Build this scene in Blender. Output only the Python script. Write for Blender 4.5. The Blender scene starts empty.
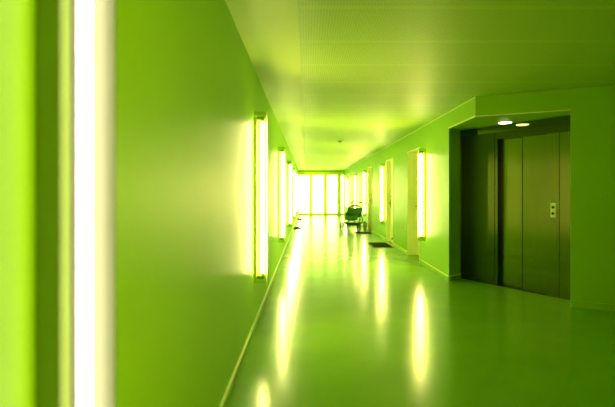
import bpy, bmesh, math, random
from mathutils import Vector, Matrix
random.seed(7)
S = bpy.context.scene
COL = S.collection
PI = math.pi

# ------------------------------------------------------------ measures (metres)
XL, XR, H, EYE = -0.532, 2.166, 2.603, 1.37     # corridor walls, ceiling, camera height
YB, YE = -10.0, 27.9                             # behind the camera, far glazing
DOOR_H = 2.225
SOFFIT = 2.335

# ------------------------------------------------------------ materials
def mat(name):
    m = bpy.data.materials.new(name); m.use_nodes = True
    nt = m.node_tree
    return m, nt, nt.nodes['Principled BSDF']

def coords(nt, scale=(1, 1, 1)):
    tc = nt.nodes.new('ShaderNodeTexCoord'); mp = nt.nodes.new('ShaderNodeMapping')
    mp.inputs['Scale'].default_value = scale
    nt.links.new(tc.outputs['Object'], mp.inputs['Vector'])
    return mp.outputs['Vector']

def paint(name, col, rough=0.45, var=0.06, nscale=3.0, bump=0.0, bscale=120, spec=0.5, metallic=0.0, stretch=(1, 1, 1), rvar=0.0):
    m, nt, b = mat(name)
    v = coords(nt, stretch)
    n = nt.nodes.new('ShaderNodeTexNoise'); n.inputs['Scale'].default_value = nscale; n.inputs['Detail'].default_value = 4
    nt.links.new(v, n.inputs['Vector'])
    r = nt.nodes.new('ShaderNodeValToRGB')
    r.color_ramp.elements[0].position = 0.3; r.color_ramp.elements[1].position = 0.7
    r.color_ramp.elements[0].color = tuple(c*(1-var) for c in col) + (1,)
    r.color_ramp.elements[1].color = tuple(min(1, c*(1+var)) for c in col) + (1,)
    nt.links.new(n.outputs['Fac'], r.inputs['Fac'])
    nt.links.new(r.outputs['Color'], b.inputs['Base Color'])
    b.inputs['Roughness'].default_value = rough
    b.inputs['Specular IOR Level'].default_value = spec
    b.inputs['Metallic'].default_value = metallic
    if rvar:
        mr = nt.nodes.new('ShaderNodeMapRange')
        mr.inputs['To Min'].default_value = rough - rvar; mr.inputs['To Max'].default_value = rough + rvar
        nt.links.new(n.outputs['Fac'], mr.inputs['Value']); nt.links.new(mr.outputs['Result'], b.inputs['Roughness'])
    if bump:
        n2 = nt.nodes.new('ShaderNodeTexNoise'); n2.inputs['Scale'].default_value = bscale; n2.inputs['Detail'].default_value = 2
        nt.links.new(v, n2.inputs['Vector'])
        bp = nt.nodes.new('ShaderNodeBump'); bp.inputs['Strength'].default_value = bump; bp.inputs['Distance'].default_value = 0.01
        nt.links.new(n2.outputs['Fac'], bp.inputs['Height']); nt.links.new(bp.outputs['Normal'], b.inputs['Normal'])
    return m

def glow(name, col, strength):
    m, nt, b = mat(name)
    b.inputs['Base Color'].default_value = (0.8, 0.8, 0.7, 1)
    b.inputs['Emission Color'].default_value = (*col, 1)
    b.inputs['Emission Strength'].default_value = strength
    return m

WALL = (0.285, 0.56, 0.010)
M = {}
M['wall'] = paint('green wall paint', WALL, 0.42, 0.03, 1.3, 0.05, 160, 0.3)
M['wall_lit'] = paint('lighter green wall paint', (0.325, 0.67, 0.010), 0.42, 0.03, 1.3, 0.05, 160, 0.2)  # wall green raised so the left wall looks better lit
M['bead'] = paint('pale green bead', (0.85, 0.90, 0.38), 0.35, 0.03)
M['plaster'] = paint('ceiling plaster', (0.54, 0.70, 0.09), 0.55, 0.03, 1.1, 0.05, 90)
M['floor'] = paint('green linoleum', (0.168, 0.41, 0.004), 0.20, 0.05, 2.2, 0.07, 22, 0.25, rvar=0.03)
M['cream'] = paint('cream door paint', (0.90, 0.88, 0.62), 0.4, 0.03)
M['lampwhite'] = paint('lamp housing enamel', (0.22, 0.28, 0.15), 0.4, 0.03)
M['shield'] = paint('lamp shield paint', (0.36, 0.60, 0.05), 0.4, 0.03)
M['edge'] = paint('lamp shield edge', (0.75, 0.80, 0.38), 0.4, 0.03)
M['rail_lit'] = paint('lit lamp rail enamel', (0.80, 0.86, 0.18), 0.3, 0.03)  # brighter copy of the rail enamel, tube glow put into its colour
M['rail'] = paint('lamp rail enamel', (0.17, 0.28, 0.03), 0.35, 0.03)  # darker copy, shade on the nearest lamp's rail put into its colour
M['socket'] = paint('lamp socket plastic', (0.13, 0.24, 0.03), 0.4, 0.05)
M['frame'] = paint('glazing frame paint', (0.88, 0.90, 0.07), 0.4, 0.04)
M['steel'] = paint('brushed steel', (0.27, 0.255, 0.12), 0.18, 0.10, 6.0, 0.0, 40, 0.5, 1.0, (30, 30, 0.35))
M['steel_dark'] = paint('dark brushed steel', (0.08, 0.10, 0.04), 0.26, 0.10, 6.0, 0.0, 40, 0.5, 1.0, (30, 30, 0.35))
for k in ('steel', 'steel_dark'):
    nt = M[k].node_tree; b = nt.nodes['Principled BSDF']
    v = nt.nodes.new('ShaderNodeCombineXYZ')
    v.inputs[0].default_value = math.sin(math.radians(30.5)); v.inputs[1].default_value = -math.cos(math.radians(30.5))
    nt.links.new(v.outputs[0], b.inputs['Tangent'])     # vertical brushing: reflections smear sideways
    b.inputs['Anisotropic'].default_value = 0.9
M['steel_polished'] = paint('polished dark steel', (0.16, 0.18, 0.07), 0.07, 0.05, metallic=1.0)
M['chrome'] = paint('polished chrome', (0.80, 0.80, 0.66), 0.3, 0.02, metallic=1.0)
M['black'] = paint('black rubber', (0.006, 0.012, 0.004), 0.6, 0.2, 20, 0, 120, 0.25)
M['mat'] = paint('dark doormat pile', (0.005, 0.010, 0.003), 0.95, 0.4, 60, 0.8, 300, 0.1)
M['cloth'] = paint('dark green canvas', (0.022, 0.14, 0.035), 0.8, 0.25, 14, 0.3, 200)
M['pale_cloth'] = paint('pale cotton', (0.72, 0.74, 0.42), 0.8, 0.08, 14, 0.2, 200)
M['tube_metal'] = paint('pushchair tubing', (0.10, 0.15, 0.05), 0.3, 0.05, metallic=1.0)
M['plastic'] = paint('white plastic', (0.74, 0.78, 0.42), 0.4, 0.02)
M['ground'] = paint('pale paving', (0.6, 0.6, 0.55), 0.8, 0.1, 2)
M['tube'] = glow('fluorescent tube', (1.0, 0.74, 0.60), 10.0)
M['tube_bright'] = glow('bright fluorescent tube', (1.0, 0.82, 0.30), 85.0)
M['spot'] = glow('downlight diffuser', (1.0, 0.96, 0.55), 14.0)

def perforated():
    m, nt, b = mat('perforated metal ceiling')
    tc = nt.nodes.new('ShaderNodeTexCoord'); sx = nt.nodes.new('ShaderNodeSeparateXYZ')
    nt.links.new(tc.outputs['Object'], sx.inputs[0])
    def mth(op, a, bb=None):
        n = nt.nodes.new('ShaderNodeMath'); n.operation = op
        for i, q in enumerate((a, bb)):
            if q is None: continue
            if isinstance(q, (int, float)): n.inputs[i].default_value = q
            else: nt.links.new(q, n.inputs[i])
        return n.outputs[0]
    P = 0.0205
    dx = mth('SUBTRACT', mth('FRACT', mth('DIVIDE', sx.outputs['X'], P)), 0.5)
    dy = mth('SUBTRACT', mth('FRACT', mth('DIVIDE', sx.outputs['Y'], P)), 0.5)
    d = mth('SQRT', mth('ADD', mth('MULTIPLY', dx, dx), mth('MULTIPLY', dy, dy)))
    hole = mth('LESS_THAN', d, 0.27)
    ye = mth('LESS_THAN', mth('ABSOLUTE', sx.outputs['Y']), 0.335)      # unperforated rim of each panel
    hole = mth('MULTIPLY', hole, ye)
    mx = nt.nodes.new('ShaderNodeMix'); mx.data_type = 'RGBA'
    mx.inputs['A'].default_value = (0.375, 0.58, 0.04, 1); mx.inputs['B'].default_value = (0.22, 0.36, 0.025, 1)
    nt.links.new(hole, mx.inputs['Factor'])
    nt.links.new(mx.outputs['Result'], b.inputs['Base Color'])
    b.inputs['Roughness'].default_value = 0.5
    return m
M['perf'] = perforated()

def glass():
    m, nt, b = mat('clear window glass')
    nt.nodes.remove(b)
    out = nt.nodes['Material Output']
    t = nt.nodes.new('ShaderNodeBsdfTransparent'); g = nt.nodes.new('ShaderNodeBsdfGlossy')
    t.inputs['Color'].default_value = (0.97, 0.98, 0.95, 1); g.inputs['Roughness'].default_value = 0.02
    f = nt.nodes.new('ShaderNodeFresnel'); f.inputs['IOR'].default_value = 1.45
    mx = nt.nodes.new('ShaderNodeMixShader')
    nt.links.new(f.outputs[0], mx.inputs[0]); nt.links.new(t.outputs[0], mx.inputs[1]); nt.links.new(g.outputs[0], mx.inputs[2])
    nt.links.new(mx.outputs[0], out.inputs['Surface'])
    return m
M['glass'] = glass()

# ------------------------------------------------------------ mesh helpers
def box(bm, x0, x1, y0, y1, z0, z1, mtx=None):
    vs = [bm.verts.new((x, y, z)) for z in (z0, z1) for y in (y0, y1) for x in (x0, x1)]
    for f in ((0, 2, 3, 1), (4, 5, 7, 6), (0, 1, 5, 4), (2, 6, 7, 3), (0, 4, 6, 2), (1, 3, 7, 5)):
        bm.faces.new([vs[i] for i in f])
    if mtx is not None:
        for v in vs: v.co = mtx @ v.co
    return vs

def prism(bm, poly, z0, z1):
    lo = [bm.verts.new((x, y, z0)) for x, y in poly]; hi = [bm.verts.new((x, y, z1)) for x, y in poly]
    n = len(poly)
    bm.faces.new(lo[::-1]); bm.faces.new(hi)
    for i in range(n):
        j = (i+1) % n
        bm.faces.new((lo[i], lo[j], hi[j], hi[i]))

def tube(bm, pts, r, n=8, close=False, caps=True):
    pts = [Vector(p) for p in pts]
    rs = r if isinstance(r, (list, tuple)) else [r]*len(pts)
    k = len(pts); rings = []; up = None
    for i, p in enumerate(pts):
        a = pts[(i-1) % k] if (close or i > 0) else p
        b = pts[(i+1) % k] if (close or i < k-1) else p
        t = (b-a).normalized()
        if up is None:
            up = Vector((0, 0, 1)) if abs(t.z) < 0.9 else Vector((1, 0, 0))
        u = t.cross(up).normalized(); w = u.cross(t).normalized(); up = w
        rings.append([bm.verts.new(p + rs[i]*(math.cos(2*PI*q/n)*u + math.sin(2*PI*q/n)*w)) for q in range(n)])
    for i in range(k if close else k-1):
        A, B = rings[i], rings[(i+1) % k]
        for q in range(n):
            bm.faces.new((A[q], A[(q+1) % n], B[(q+1) % n], B[q]))
    if caps and not close:
        bm.faces.new(rings[0][::-1]); bm.faces.new(rings[-1])

def sheet(bm, rows, t):
    """grid of points given a thickness t along z-ish normals"""
    rows = [[Vector(p) for p in r] for r in rows]
    nr, nc = len(rows), len(rows[0])
    def nrm(i, j):
        a = rows[min(i+1, nr-1)][j]-rows[max(i-1, 0)][j]; b = rows[i][min(j+1, nc-1)]-rows[i][max(j-1, 0)]
        return a.cross(b).normalized()
    top = [[bm.verts.new(rows[i][j]+nrm(i, j)*t/2) for j in range(nc)] for i in range(nr)]
    bot = [[bm.verts.new(rows[i][j]-nrm(i, j)*t/2) for j in range(nc)] for i in range(nr)]
    for i in range(nr-1):
        for j in range(nc-1):
            bm.faces.new((top[i][j], top[i+1][j], top[i+1][j+1], top[i][j+1]))
            bm.faces.new((bot[i][j], bot[i][j+1], bot[i+1][j+1], bot[i+1][j]))
    for i in range(nr-1):
        for j in (0, nc-1):
            bm.faces.new((top[i][j], bot[i][j], bot[i+1][j], top[i+1][j]))
    for j in range(nc-1):
        for i in (0, nr-1):
            bm.faces.new((top[i][j], top[i][j+1], bot[i][j+1], bot[i][j]))

def obj(name, bm, m, parent=None, bevel=0.0, smooth=False, loc=None):
    bmesh.ops.recalc_face_normals(bm, faces=bm.faces)
    me = bpy.data.meshes.new(name); bm.to_mesh(me); bm.free()
    o = bpy.data.objects.new(name, me); COL.objects.link(o)
    me.materials.append(M[m])
    if smooth:
        for p in me.polygons: p.use_smooth = True
    if bevel:
        md = o.modifiers.new('bevel', 'BEVEL'); md.width = bevel; md.segments = 2; md.limit_method = 'ANGLE'
    if parent: o.parent = parent
    if loc: o.location = loc
    return o

def tag(o, label=None, cat=None, group=None, kind=None):
    if label: o['label'] = label
    if cat: o['category'] = cat
    if group: o['group'] = group
    if kind: o['kind'] = kind
    return o

def empty(name, loc, rz=0.0):
    o = bpy.data.objects.new(name, None); COL.objects.link(o)
    o.empty_display_size = 0.1; o.location = loc; o.rotation_euler = (0, 0, rz)
    return o

def struct(name, bm, m, parent=None, label=None, cat=None, bevel=0.0):
    o = obj(name, bm, m, parent, bevel)
    if parent is None: tag(o, label, cat, None, 'structure')
    return o

def copy_thing(root):
    r = root.copy(); COL.objects.link(r)
    for ch in root.children:
        c = ch.copy(); COL.objects.link(c); c.parent = r
        for g in ch.children:
            d = g.copy(); COL.objects.link(d); d.parent = c
    return r

B = bmesh.new

# ------------------------------------------------------------ plan of the lift lobby
A = Vector((XR, 7.32)); D = Vector((XR, 6.16))
wd = Vector((1.358, -0.69)).normalized()
Bp = D + wd*1.07                                     # right edge of the lift recess
E = D + wd*4.2
ang = math.radians(30.5)
sd = Vector((math.sin(ang), -math.cos(ang)))         # along the lift front, towards the camera
sn = Vector((math.cos(ang), math.sin(ang)))          # into the lift shaft
S0 = Vector((2.41, 7.54))
SR = S0 + sd*1.86

# ------------------------------------------------------------ the room
bm = B(); prism(bm, [(XL-0.25, YB-0.25), (E.x+0.4, YB-0.25), (E.x+0.4, YE+0.06), (XL-0.25, YE+0.06)], -0.12, 0.0)
struct('floor', bm, 'floor', None, 'glossy green linoleum floor of the corridor', 'floor')
bm = B(); prism(bm, [(XL-0.25, YB-0.25), (E.x+0.4, YB-0.25), (E.x+0.4, YE+0.2), (XL-0.25, YE+0.2)], H, H+0.15)
ceil = struct('ceiling', bm, 'plaster', None, 'green ceiling with a plaster strip and perforated metal panels', 'ceiling')
PL = 0.72
y = 3.17 - PL*17
first = None
while y < YE - 0.2:
    x1 = E.x - 0.05 if y < 6.2 else XR - 0.012
    y1 = min(y+PL, YE-0.05)
    bm = B(); box(bm, -0.068, x1, -(y1-y)/2, (y1-y)/2, -0.012, 0.0)
    p = obj('ceiling_panel', bm, 'perf', ceil, 0.0, loc=(0, (y+y1)/2, H))
    y += PL
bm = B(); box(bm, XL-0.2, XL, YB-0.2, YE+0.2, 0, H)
struct('wall_left', bm, 'wall_lit', None, 'green painted wall on the left carrying the tube lamps', 'wall')
bm = B(); box(bm, XL, E.x+0.2, YB-0.2, YB, 0, H)
struct('wall_back', bm, 'wall', None, 'green wall behind the viewer', 'wall')

DOORS = [(9.20, 10.33, 0.20), (12.06, 13.13, 0.10), (16.02, 17.10, 0.10), (21.70, 22.75, 0.10)]
bm = B()
prism(bm, [tuple(A), tuple(S0), (2.60, 7.90), (2.60, DOORS[0][0]), (XR, DOORS[0][0])], 0, H)
struct('wall_corner', bm, 'wall', None, 'green wall between the lift recess and the nearest cream door', 'wall')
bm = B()
for i, (a, b, dep) in enumerate(DOORS):
    nxt = DOORS[i+1][0] if i+1 < len(DOORS) else YE+0.2
    box(bm, XR, XR+0.434, b, nxt, 0, H)
    box(bm, XR, XR+0.434, a, b, DOOR_H, H)
    box(bm, XR+dep+0.06, XR+0.434, a, b, 0, DOOR_H)
struct('wall_right', bm, 'wall', None, 'green painted wall on the right with recessed cream doors', 'wall')
bm = B()
prism(bm, [tuple(A), tuple(D), tuple(Bp), tuple(SR), tuple(SR+sn*0.15), tuple(S0+sn*0.15), tuple(S0)], SOFFIT, H)
struct('trim_1', bm, 'wall', None, 'green overhanging bulkhead above the lift recess', 'bulkhead')
bm = B(); prism(bm, [tuple(Bp), tuple(E), (E.x+0.25, E.y+0.45), tuple(SR+sn*0.3), tuple(SR)], 0, H)
struct('wall_lobby', bm, 'wall', None, 'dark green wall to the right of the lift', 'wall')
bm = B(); prism(bm, [tuple(E), (E.x, YB), (E.x+0.2, YB), (E.x+0.2, E.y)], 0, H)
box(bm, XR, XR+0.2, YB, 1.0, 0, H); box(bm, XR, E.x, 0.8, 1.0, 0, H)
struct('wall_near', bm, 'wall', None, 'green wall closing the lobby outside the view', 'wall')

bm = B(); box(bm, 2.61, E.x+0.45, 8.3, 8.5, 0, H); box(bm, E.x+0.25, E.x+0.45, E.y, 8.3, 0, H)
struct('wall_shaft', bm, 'wall', None, 'wall closing the lift shaft behind the lift front', 'wall')
# baseboards: a green skirting with a pale bead along its top
def skirting(name, path, side, label, bead='bead'):
    """path = plan points along the wall; side = unit offset sign"""
    r = B(); bd = B()
    for (p, q) in zip(path[:-1], path[1:]):
        p, q = Vector(p), Vector(q); t = (q-p).normalized(); n = Vector((-t.y, t.x))*side
        prism(r, [tuple(p), tuple(q), tuple(q+n*0.012), tuple(p+n*0.012)], 0, 0.062)
        prism(bd, [tuple(p), tuple(q), tuple(q+n*0.018), tuple(p+n*0.018)], 0.062, 0.076)
    o = struct(name, r, 'wall', None, label, 'baseboard')
    obj('bead', bd, bead, o)
skirting('baseboard_left', [(XL, YB), (XL, YE-0.1)], -1, 'low green baseboard with a pale bead along the left wall')
segs = [(A.y, DOORS[0][0])] + [(DOORS[i][1], DOORS[i+1][0]) for i in range(3)] + [(DOORS[3][1], YE-0.1)]
r = B(); bd = B()
for a, b in segs:
    box(r, XR-0.012, XR, a, b, 0, 0.062); box(bd, XR-0.018, XR, a, b, 0.062, 0.076)
t = (S0-A).normalized(); n = Vector((t.y, -t.x))
prism(r, [tuple(A), tuple(S0), tuple(S0+n*0.012), tuple(A+n*0.012)], 0, 0.062)
prism(bd, [tuple(A), tuple(S0), tuple(S0+n*0.018), tuple(A+n*0.018)], 0.062, 0.076)
o = struct('baseboard_right', r, 'wall', None, 'low green baseboard with a pale bead along the right wall', 'baseboard')
obj('bead', bd, 'bead', o)
skirting('baseboard_lobby', [tuple(Bp), tuple(E)], -1, 'low green baseboard under the wall right of the lift', 'wall')
# edge beads of the bulkhead and of the ceiling line
bm = B()
box(bm, XR-0.008, XR, 6.16, 7.32, SOFFIT-0.004, SOFFIT+0.016)
nn = Vector((-wd.y, wd.x))*-1
prism(bm, [tuple(D), tuple(Bp), tuple(Bp+nn*0.006), tuple(D+nn*0.006)], SOFFIT-0.004, SOFFIT+0.008)
struct('trim_2', bm, 'bead', None, 'thin pale edge bead under the bulkhead beside the lift', 'trim')
bm = B(); box(bm, XR-0.012, XR, 6.16, YE-0.05, H-0.022, H-0.013)
struct('trim_3', bm, 'bead', None, 'thin pale line where the right wall meets the ceiling', 'trim')

# ------------------------------------------------------------ doors in the right wall
names = ['nearest recessed cream door on the right wall beside the first tube lamp',
         'second cream door on the right wall with a dark doormat in front',
         'third cream door on the right wall beside the pushchair',
         'farthest cream door on the right wall near the end glazing']
for i, (a, b, dep) in enumerate(DOORS):
    root = empty('door_%d' % (i+1), (XR, (a+b)/2, 0)); tag(root, names[i], 'door', None, 'structure')
    hw = (b-a)/2
    f = B()                                            # lining boards of the recess + architrave edge
    box(f, -0.010, dep, hw-0.02, hw, 0, DOOR_H); box(f, -0.010, dep, -hw, -hw+0.02, 0, DOOR_H)
    box(f, -0.010, dep, -hw+0.02, hw-0.02, DOOR_H-0.02, DOOR_H)
    obj('frame', f, 'cream', root, 0.002)
    l = B(); box(l, dep, dep+0.045, -hw+0.021, hw-0.021, 0.006, DOOR_H-0.021)
    leaf = obj('leaf', l, 'cream', root, 0.003)
    hd = B()                                           # lever handle + rose, on the far side
    yy = hw-0.12
    tube(hd, [(dep, yy, 1.05), (dep-0.05, yy, 1.05), (dep-0.055, yy-0.02, 1.05), (dep-0.055, yy-0.12, 1.05)], 0.010, 8)
    box(hd, dep-0.008, dep+0.001, yy-0.03, yy+0.03, 0.94, 1.16)
    obj('handle', hd, 'socket', leaf, 0.0, True)
    lk = B(); tube(lk, [(dep+0.001, yy, 1.24), (dep-0.016, yy, 1.24)], 0.026, 12)
    obj('lock', lk, 'socket', leaf)
    if i == 1:
        st = B(); tube(st, [(dep+0.001, yy-0.35, 0.12), (dep-0.04, yy-0.35, 0.12)], 0.022, 10)
        obj('door_stop', st, 'black', leaf)

# ------------------------------------------------------------ end glazing
win = empty('window_1', (0, YE, 0)); tag(win, 'floor to ceiling glazing with yellow mullions at the corridor end', 'window', None, 'structure')
def px(x): return (x-307.5)/478*YE
edges = [(XL, px(299.0)), (px(309.5), px(312.2)), (px(323.8), px(327.0)), (px(337.4), px(341.0))]
f = B()
box(f, XL, XR, -0.05, 0.08, 2.32, 2.50)
box(f, XL, XR, -0.05, 0.08, 0.0, 0.09)
obj('frame', f, 'frame', win, 0.004)
for a, b in edges:
    g = B(); box(g, a, b, -0.06, 0.08, 0.09, 2.32); obj('mullion', g, 'frame', win, 0.004)
g = B(); box(g, XR-0.045, XR, -0.06, 0.08, 0.09, 2.32); obj('mullion', g, 'frame', win, 0.004)
spans = [(edges[0][1], edges[1][0]), (edges[1][1], edges[2][0]), (edges[2][1], edges[3][0]), (edges[3][1], XR-0.045)]
for a, b in spans:
    g = B(); box(g, a, b, 0.01, 0.022, 0.09, 2.32); obj('pane', g, 'glass', win)
bm = B(); box(bm, XL, XR, YE-0.05, YE+0.15, 2.50, H)
struct('wall_end', bm, 'wall', None, 'green strip of wall above the end glazing', 'wall')
bm = B(); box(bm, -30, 30, YE+0.06, 80, -0.3, -0.02)
struct('ground', bm, 'ground', None, 'bright pale paving outside the end glazing', 'ground')

# ------------------------------------------------------------ tube lamps
def tube_light(root, s, watts):
    ld = bpy.data.lights.new('tube_light', 'AREA'); ld.shape = 'RECTANGLE'; ld.size = 0.022; ld.size_y = 1.49
    ld.energy = watts; ld.color = (1.0, 0.76, 0.12)    # the bright front of the tube, shining into the corridor
    lo = bpy.data.objects.new('tube_light', ld); COL.objects.link(lo); lo.parent = root
    lo.location = (s*0.128, 0.002, 1.31)
    lo.rotation_euler = Vector((s, 0, 0)).to_track_quat('-Z', 'Y').to_euler()
def make_lamp(s, tube_mat='tube_bright'):
    """s=+1: lamp on the left wall (sticks out to +x); s=-1: on the right wall. Origin on the wall at floor level."""
    root = empty('tube_lamp', (0, 0, 0)); dim = tube_mat == 'tube'
    def bx(bm, x0, x1, *a): box(bm, min(s*x0, s*x1), max(s*x0, s*x1), *a)
    r = B(); bx(r, 0.0, 0.050 if dim else 0.034, -0.020, 0.020, 0.52, 2.10); obj('rail', r, 'rail' if dim else 'rail_lit', root, 0.004)
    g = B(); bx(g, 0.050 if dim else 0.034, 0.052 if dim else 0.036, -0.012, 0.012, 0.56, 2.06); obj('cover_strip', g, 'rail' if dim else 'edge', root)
    for z0, z1 in ((0.508, 0.535), (2.085, 2.112)):
        k = B(); bx(k, 0.0502 if dim else 0.0342, 0.103, -0.018, 0.018, z0, z1); obj('socket', k, 'socket', root, 0.004)
    t = B(); tube(t, [(s*0.087, 0.002, 0.535+0.03), (s*0.087, 0.002, 2.085-0.03)], 0.0135, 16)
    obj('tube', t, tube_mat, root, 0, True)
    for za, zb in ((0.535, 0.565), (2.055, 2.085)):
        c = B(); tube(c, [(s*0.087, 0.002, za), (s*0.087, 0.002, zb)], 0.0135, 16); obj('end_cap', c, 'chrome', root, 0, True)
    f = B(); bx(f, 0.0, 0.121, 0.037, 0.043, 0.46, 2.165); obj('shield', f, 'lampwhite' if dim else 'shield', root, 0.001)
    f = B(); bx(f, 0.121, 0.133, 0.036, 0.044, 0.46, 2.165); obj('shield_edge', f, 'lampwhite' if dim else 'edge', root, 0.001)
    return root
left = ['tall tube lamp nearest the viewer, blurred, at the left picture edge',
        'second tube lamp on the left wall, the first one fully in view',
        'third tube lamp along the left wall, halfway down the corridor',
        'fourth tube lamp along the left wall, behind the third',
        'fifth tube lamp along the left wall, before the dark doormat',
        'sixth tube lamp along the left wall, past the dark doormat',
        'seventh tube lamp along the left wall, beside the far dark doormat',
        'eighth and last tube lamp on the left wall, touching the end glazing']
pd = make_lamp(1, 'tube'); pl = make_lamp(1); tube_light(pl, 1, 22.0)      # the nearest lamp is the dimmest
for i, lb in enumerate(left):
    o = pd if i == 0 else pl if i == 1 else copy_thing(pl)
    o.location = (XL, 0.953+3.77*i, 0)
    tag(o, lb, 'lamp', 'tube lamps along the left wall')
right = [(0.12, 'unseen tube lamp on the right wall beside the viewer, added to light the left wall'), (8.77, 'nearest tube lamp on the right wall, between the lift and first cream door'),  # first lamp is out of view, added to brighten the left wall
         (13.35, 'second tube lamp on the right wall, just past the second cream door'),
         (17.55, 'third tube lamp on the right wall, behind the pushchair'),
         (20.9, 'fourth tube lamp on the right wall, before the farthest cream door'),
         (25.6, 'last tube lamp on the right wall, next to the end glazing')]
pr = make_lamp(-1); tube_light(pr, -1, 44.0)
for i, (y, lb) in enumerate(right):
    o = pr if i == 0 else copy_thing(pr)
    o.location = (XR, y, 0)
    tag(o, lb, 'lamp', 'tube lamps along the right wall')

# ------------------------------------------------------------ lift
lift = empty('elevator_front', (S0.x, S0.y, 0), math.atan2(sd.y, sd.x))
tag(lift, 'brushed steel lift front with two sliding door leaves set in a green recess', 'elevator')
# local x along the front, local y into the room is negative?  (sd x sn): +y local = left of sd = sn
T = SOFFIT-0.002
bm = B(); box(bm, 0.008, 0.030, -0.012, 0.05, 0, T); obj('edge_trim', bm, 'steel', lift, 0.002)
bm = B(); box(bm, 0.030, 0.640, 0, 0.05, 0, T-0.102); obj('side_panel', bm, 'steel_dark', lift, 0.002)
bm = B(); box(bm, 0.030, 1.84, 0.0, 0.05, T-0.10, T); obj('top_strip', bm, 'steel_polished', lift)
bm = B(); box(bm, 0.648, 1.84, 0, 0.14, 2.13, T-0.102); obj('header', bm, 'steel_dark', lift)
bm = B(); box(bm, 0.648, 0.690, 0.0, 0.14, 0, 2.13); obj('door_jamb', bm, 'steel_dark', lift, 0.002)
bm = B(); box(bm, 0.690, 1.085, 0.075, 0.11, 0.008, 2.13); obj('door_leaf', bm, 'steel', lift, 0.002)
bm = B(); box(bm, 1.078, 1.462, 0.032, 0.067, 0.008, 2.13); obj('door_leaf', bm, 'steel', lift, 0.002)
bm = B(); box(bm, 1.069, 1.0775, 0.030, 0.074, 0.008, 2.13); obj('door_seal', bm, 'black', lift)
bm = B(); box(bm, 1.455, 1.622, 0.0, 0.14, 0, 2.13); post = obj('call_panel', bm, 'steel', lift, 0.002)
bm = B(); box(bm, 1.628, 1.84, 0.0, 0.05, 0, 2.13); obj('end_panel', bm, 'steel', lift, 0.002)
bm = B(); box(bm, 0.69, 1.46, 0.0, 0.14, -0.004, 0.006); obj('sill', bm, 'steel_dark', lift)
bm = B(); box(bm, 1.513, 1.583, -0.012, 0.001, 1.03, 1.22); pn = obj('button_plate', bm, 'chrome', post, 0.003)
pn2 = B(); tube(pn2, [(1.548, -0.010, 1.165), (1.548, -0.022, 1.165)], 0.017, 16)
obj('call_button', pn2, 'black', post)
pn3 = B(); tube(pn3, [(1.548, -0.010, 1.085), (1.548, -0.022, 1.085)], 0.017, 16)
obj('call_button', pn3, 'black', post)

bm = B(); box(bm, 0.02, 1.84, 0.142, 0.16, 0, T); obj('back_plate', bm, 'black', lift)
# downlight in the soffit
c = S0 + sd*0.96 - sn*0.19
dl = empty('downlight', (c.x, c.y, SOFFIT)); tag(dl, 'round lit downlight in the soffit above the lift doors', 'lamp')
bm = B(); tube(bm, [(0, 0, -0.012), (0, 0, 0.0)], 0.098, 32, caps=True); obj('ring', bm, 'plastic', dl, 0.003)
bm = B(); tube(bm, [(0, 0, -0.018), (0, 0, -0.012)], 0.082, 32); obj('diffuser', bm, 'spot', dl)

# ------------------------------------------------------------ small things
def detector():
    r = empty('smoke_detector', (0.78, 11.4, H-0.012)); tag(r, 'small round smoke detector on the ceiling halfway down the corridor', 'smoke detector')
    b = B(); tube(b, [(0, 0, 0), (0, 0, -0.018), (0, 0, -0.022)], [0.062, 0.062, 0.055], 24); obj('base', b, 'plastic', r)
    b = B(); tube(b, [(0, 0, -0.022), (0, 0, -0.04), (0, 0, -0.05)], [0.045, 0.043, 0.028], 24); obj('sensor_head', b, 'rail', r)
detector()
sk = empty('wall_socket', (XR, 10.55, 0.57)); tag(sk, 'small pale wall socket low on right wall past the nearest door', 'socket')
b = B(); box(b, -0.010, 0, -0.042, 0.042, -0.042, 0.042); obj('plate', b, 'plastic', sk, 0.003)
b = B(); tube(b, [(-0.010, 0, 0), (-0.012, 0, 0)], 0.020, 16); obj('outlet', b, 'socket', sk)

def doormat(x0, x1, y0, y1, label):
    r = empty('doormat', ((x0+x1)/2, (y0+y1)/2, 0)); tag(r, label, 'doormat', 'dark doormats')
    w, d = (x1-x0)/2, (y1-y0)/2
    b = B(); box(b, -w, w, -d, d, 0, 0.006); obj('rubber_border', b, 'black', r, 0.002)
    b = B(); box(b, -w+0.025, w-0.025, -d+0.025, d-0.025, 0.006, 0.016); obj('pile', b, 'mat', r, 0.003)
doormat(1.60, 2.10, 11.70, 12.75, 'dark doormat in front of the second cream door on the right')
doormat(1.55, 2.11, 15.50, 16.12, 'dark doormat beside the pushchair at the third cream door')
doormat(-0.50, -0.24, 17.3, 18.4, 'dark doormat by the left wall halfway down the corridor')
doormat(-0.50, -0.26, 23.0, 24.1, 'far dark doormat by the left wall near the end glazing')

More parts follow.
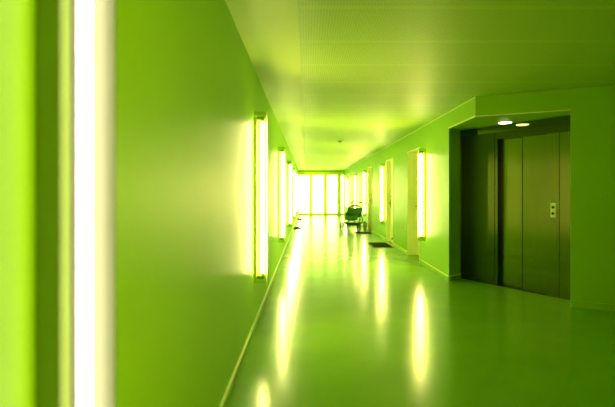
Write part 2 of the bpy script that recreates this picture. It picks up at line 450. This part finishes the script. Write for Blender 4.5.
def pushchair(loc, rz):
    r = empty('pushchair', loc, rz); tag(r, 'dark green pushchair parked against the right wall near the far doors', 'pushchair')
    f = B()                                            # tubular chassis, front is -y
    for s in (-1, 1):
        x = 0.25*s
        tube(f, [(x*1.15, -0.36, 0.15), (x*1.05, -0.20, 0.32), (x, 0.05, 0.58), (x, 0.26, 0.80), (x, 0.40, 0.93)], 0.014, 8)
        tube(f, [(x*1.15, 0.34, 0.15), (x*1.05, 0.22, 0.34), (x, 0.05, 0.58)], 0.014, 8)
        tube(f, [(x*1.10, -0.27, 0.25), (x*1.10, 0.27, 0.25)], 0.011, 8)
    tube(f, [(-0.29, -0.36, 0.15), (0.29, -0.36, 0.15)], 0.010, 8)
    tube(f, [(-0.29, 0.34, 0.15), (0.29, 0.34, 0.15)], 0.010, 8)
    tube(f, [(-0.26, 0.05, 0.40), (0.26, 0.05, 0.40)], 0.010, 8)
    obj('chassis', f, 'tube_metal', r, 0, True)
    h = B(); tube(h, [(-0.25, 0.40, 0.93), (-0.25, 0.44, 0.965), (-0.22, 0.46, 0.985), (0.22, 0.46, 0.985), (0.25, 0.44, 0.965), (0.25, 0.40, 0.93)], 0.019, 10)
    obj('handlebar', h, 'black', r, 0, True)
    for (x, y) in ((-0.31, -0.36), (0.31, -0.36), (-0.31, 0.34), (0.31, 0.34)):
        t = B(); R = 0.145
        tube(t, [(x, y+R*math.cos(a*PI/12), 0.15+R*math.sin(a*PI/12)) for a in range(24)], 0.021, 8, close=True)
        w = obj('wheel', t, 'black', r, 0, True)
        k = B(); tube(k, [(x-0.022, y, 0.15), (x+0.022, y, 0.15)], 0.026, 12)
        for a in range(6):
            c_, s_ = math.cos(a*PI/3), math.sin(a*PI/3)
            tube(k, [(x, y+0.02*c_, 0.15+0.02*s_), (x, y+0.128*c_, 0.15+0.128*s_)], 0.006, 6)
        obj('hub', k, 'tube_metal', w)
    # seat: padded pan and reclined back, rounded across
    rows = []
    prof = [(-0.26, 0.36), (-0.25, 0.44), (-0.20, 0.485), (-0.08, 0.47), (0.04, 0.46), (0.11, 0.50), (0.16, 0.60), (0.20, 0.68), (0.225, 0.75), (0.24, 0.785)]
    for (y, z) in prof:
        rows.append([(0.225*u, y - 0.05*abs(u)**3*(1 if z > 0.5 else 0), z+0.045*abs(u)**3*(1 if z <= 0.5 else 0)) for u in (-1, -0.8, -0.4, 0, 0.4, 0.8, 1)])
    s = B(); sheet(s, rows, 0.045); obj('seat', s, 'cloth', r, 0.012, True)
    for sg in (-1, 1):                                 # side wings
        s = B(); sheet(s, [[(sg*0.235, y, z) for (y, z) in ((-0.14, 0.47), (0.02, 0.46), (0.12, 0.52), (0.2, 0.72))],
                           [(sg*0.245, y, z) for (y, z) in ((-0.16, 0.56), (0.0, 0.64), (0.08, 0.70), (0.15, 0.80))]], 0.02)
        obj('side_wing', s, 'cloth', r, 0.006, True)
    s = B(); tube(s, [(-0.24, -0.02, 0.60), (-0.22, -0.22, 0.63), (-0.12, -0.27, 0.635), (0.12, -0.27, 0.635), (0.22, -0.22, 0.63), (0.24, -0.02, 0.60)], 0.018, 10)
    obj('bumper_bar', s, 'cloth', r, 0, True)
    # folded pale hood behind the seat top
    rows = []
    for k in range(7):
        a = math.radians(15 + k*22)
        rows.append([(0.245*math.cos(math.radians(b)), 0.20-0.02-0.26*math.cos(a)*math.sin(math.radians(b))*0.9, 0.70+0.22*math.sin(a)*math.sin(math.radians(b))) for b in range(0, 181, 20)])
    hood = rows[4:]
    s = B(); sheet(s, hood, 0.012); obj('hood', s, 'pale_cloth', r, 0, True)
    s = B()                                            # hood bow
    tube(s, hood[0], 0.009, 8); obj('hood_bow', s, 'tube_metal', r, 0, True)
    s = B()                                            # tray basket
    rows = [[(x, y, 0.20+ (0.09 if abs(x) > 0.2 or abs(y) > 0.2 else 0.0)) for x in (-0.26, -0.19, 0, 0.19, 0.26)] for y in (-0.26, -0.18, 0, 0.18, 0.26)]
    sheet(s, rows, 0.014); obj('basket', s, 'cloth', r, 0, True)
    s = B(); sheet(s, [[(x, y, 0.235+0.05*math.cos(x*7)*math.cos(y*7)+0.010*math.sin(x*31+y*17)) for x in (-0.18, -0.12, -0.06, 0, 0.06, 0.12, 0.18)] for y in (-0.17, -0.09, 0, 0.09, 0.17)], 0.07)
    obj('basket_liner', s, 'pale_cloth', r, 0.01, True)
    s = B(); box(s, -0.13, 0.13, -0.40, -0.30, 0.255, 0.275); 
    for sg in (-1, 1): tube(s, [(sg*0.12, -0.32, 0.27), (sg*0.12, -0.24, 0.40)], 0.009, 8)
    obj('footrest', s, 'black', r, 0.004)
    return r
pushchair((1.62, 16.78, 0.0), math.radians(-24))

# ------------------------------------------------------------ daylight
w = bpy.data.worlds.new('World'); S.world = w; w.use_nodes = True
bg = w.node_tree.nodes['Background']
bg.inputs['Color'].default_value = (1.0, 1.0, 0.28, 1); bg.inputs['Strength'].default_value = 9.0

# ------------------------------------------------------------ camera
cam = bpy.data.cameras.new('Camera'); co = bpy.data.objects.new('Camera', cam); COL.objects.link(co)
co.location = (0, 0, EYE); co.rotation_euler = (PI/2, 0, 0)
cam.sensor_width = 36; cam.lens = 478/615*36; cam.shift_y = -12/615
cam.clip_start = 0.02
cam.dof.use_dof = True; cam.dof.focus_distance = 7.5; cam.dof.aperture_fstop = 1.9
S.camera = co
S.view_settings.view_transform = 'Standard'; S.view_settings.look = 'None'
S.view_settings.gamma = 1.0; S.view_settings.exposure = -0.1; S.view_settings.use_curve_mapping = False
S.cycles.max_bounces = 12; S.cycles.diffuse_bounces = 8; S.cycles.glossy_bounces = 6; S.cycles.transparent_max_bounces = 8
S.cycles.sample_clamp_indirect = 6.0
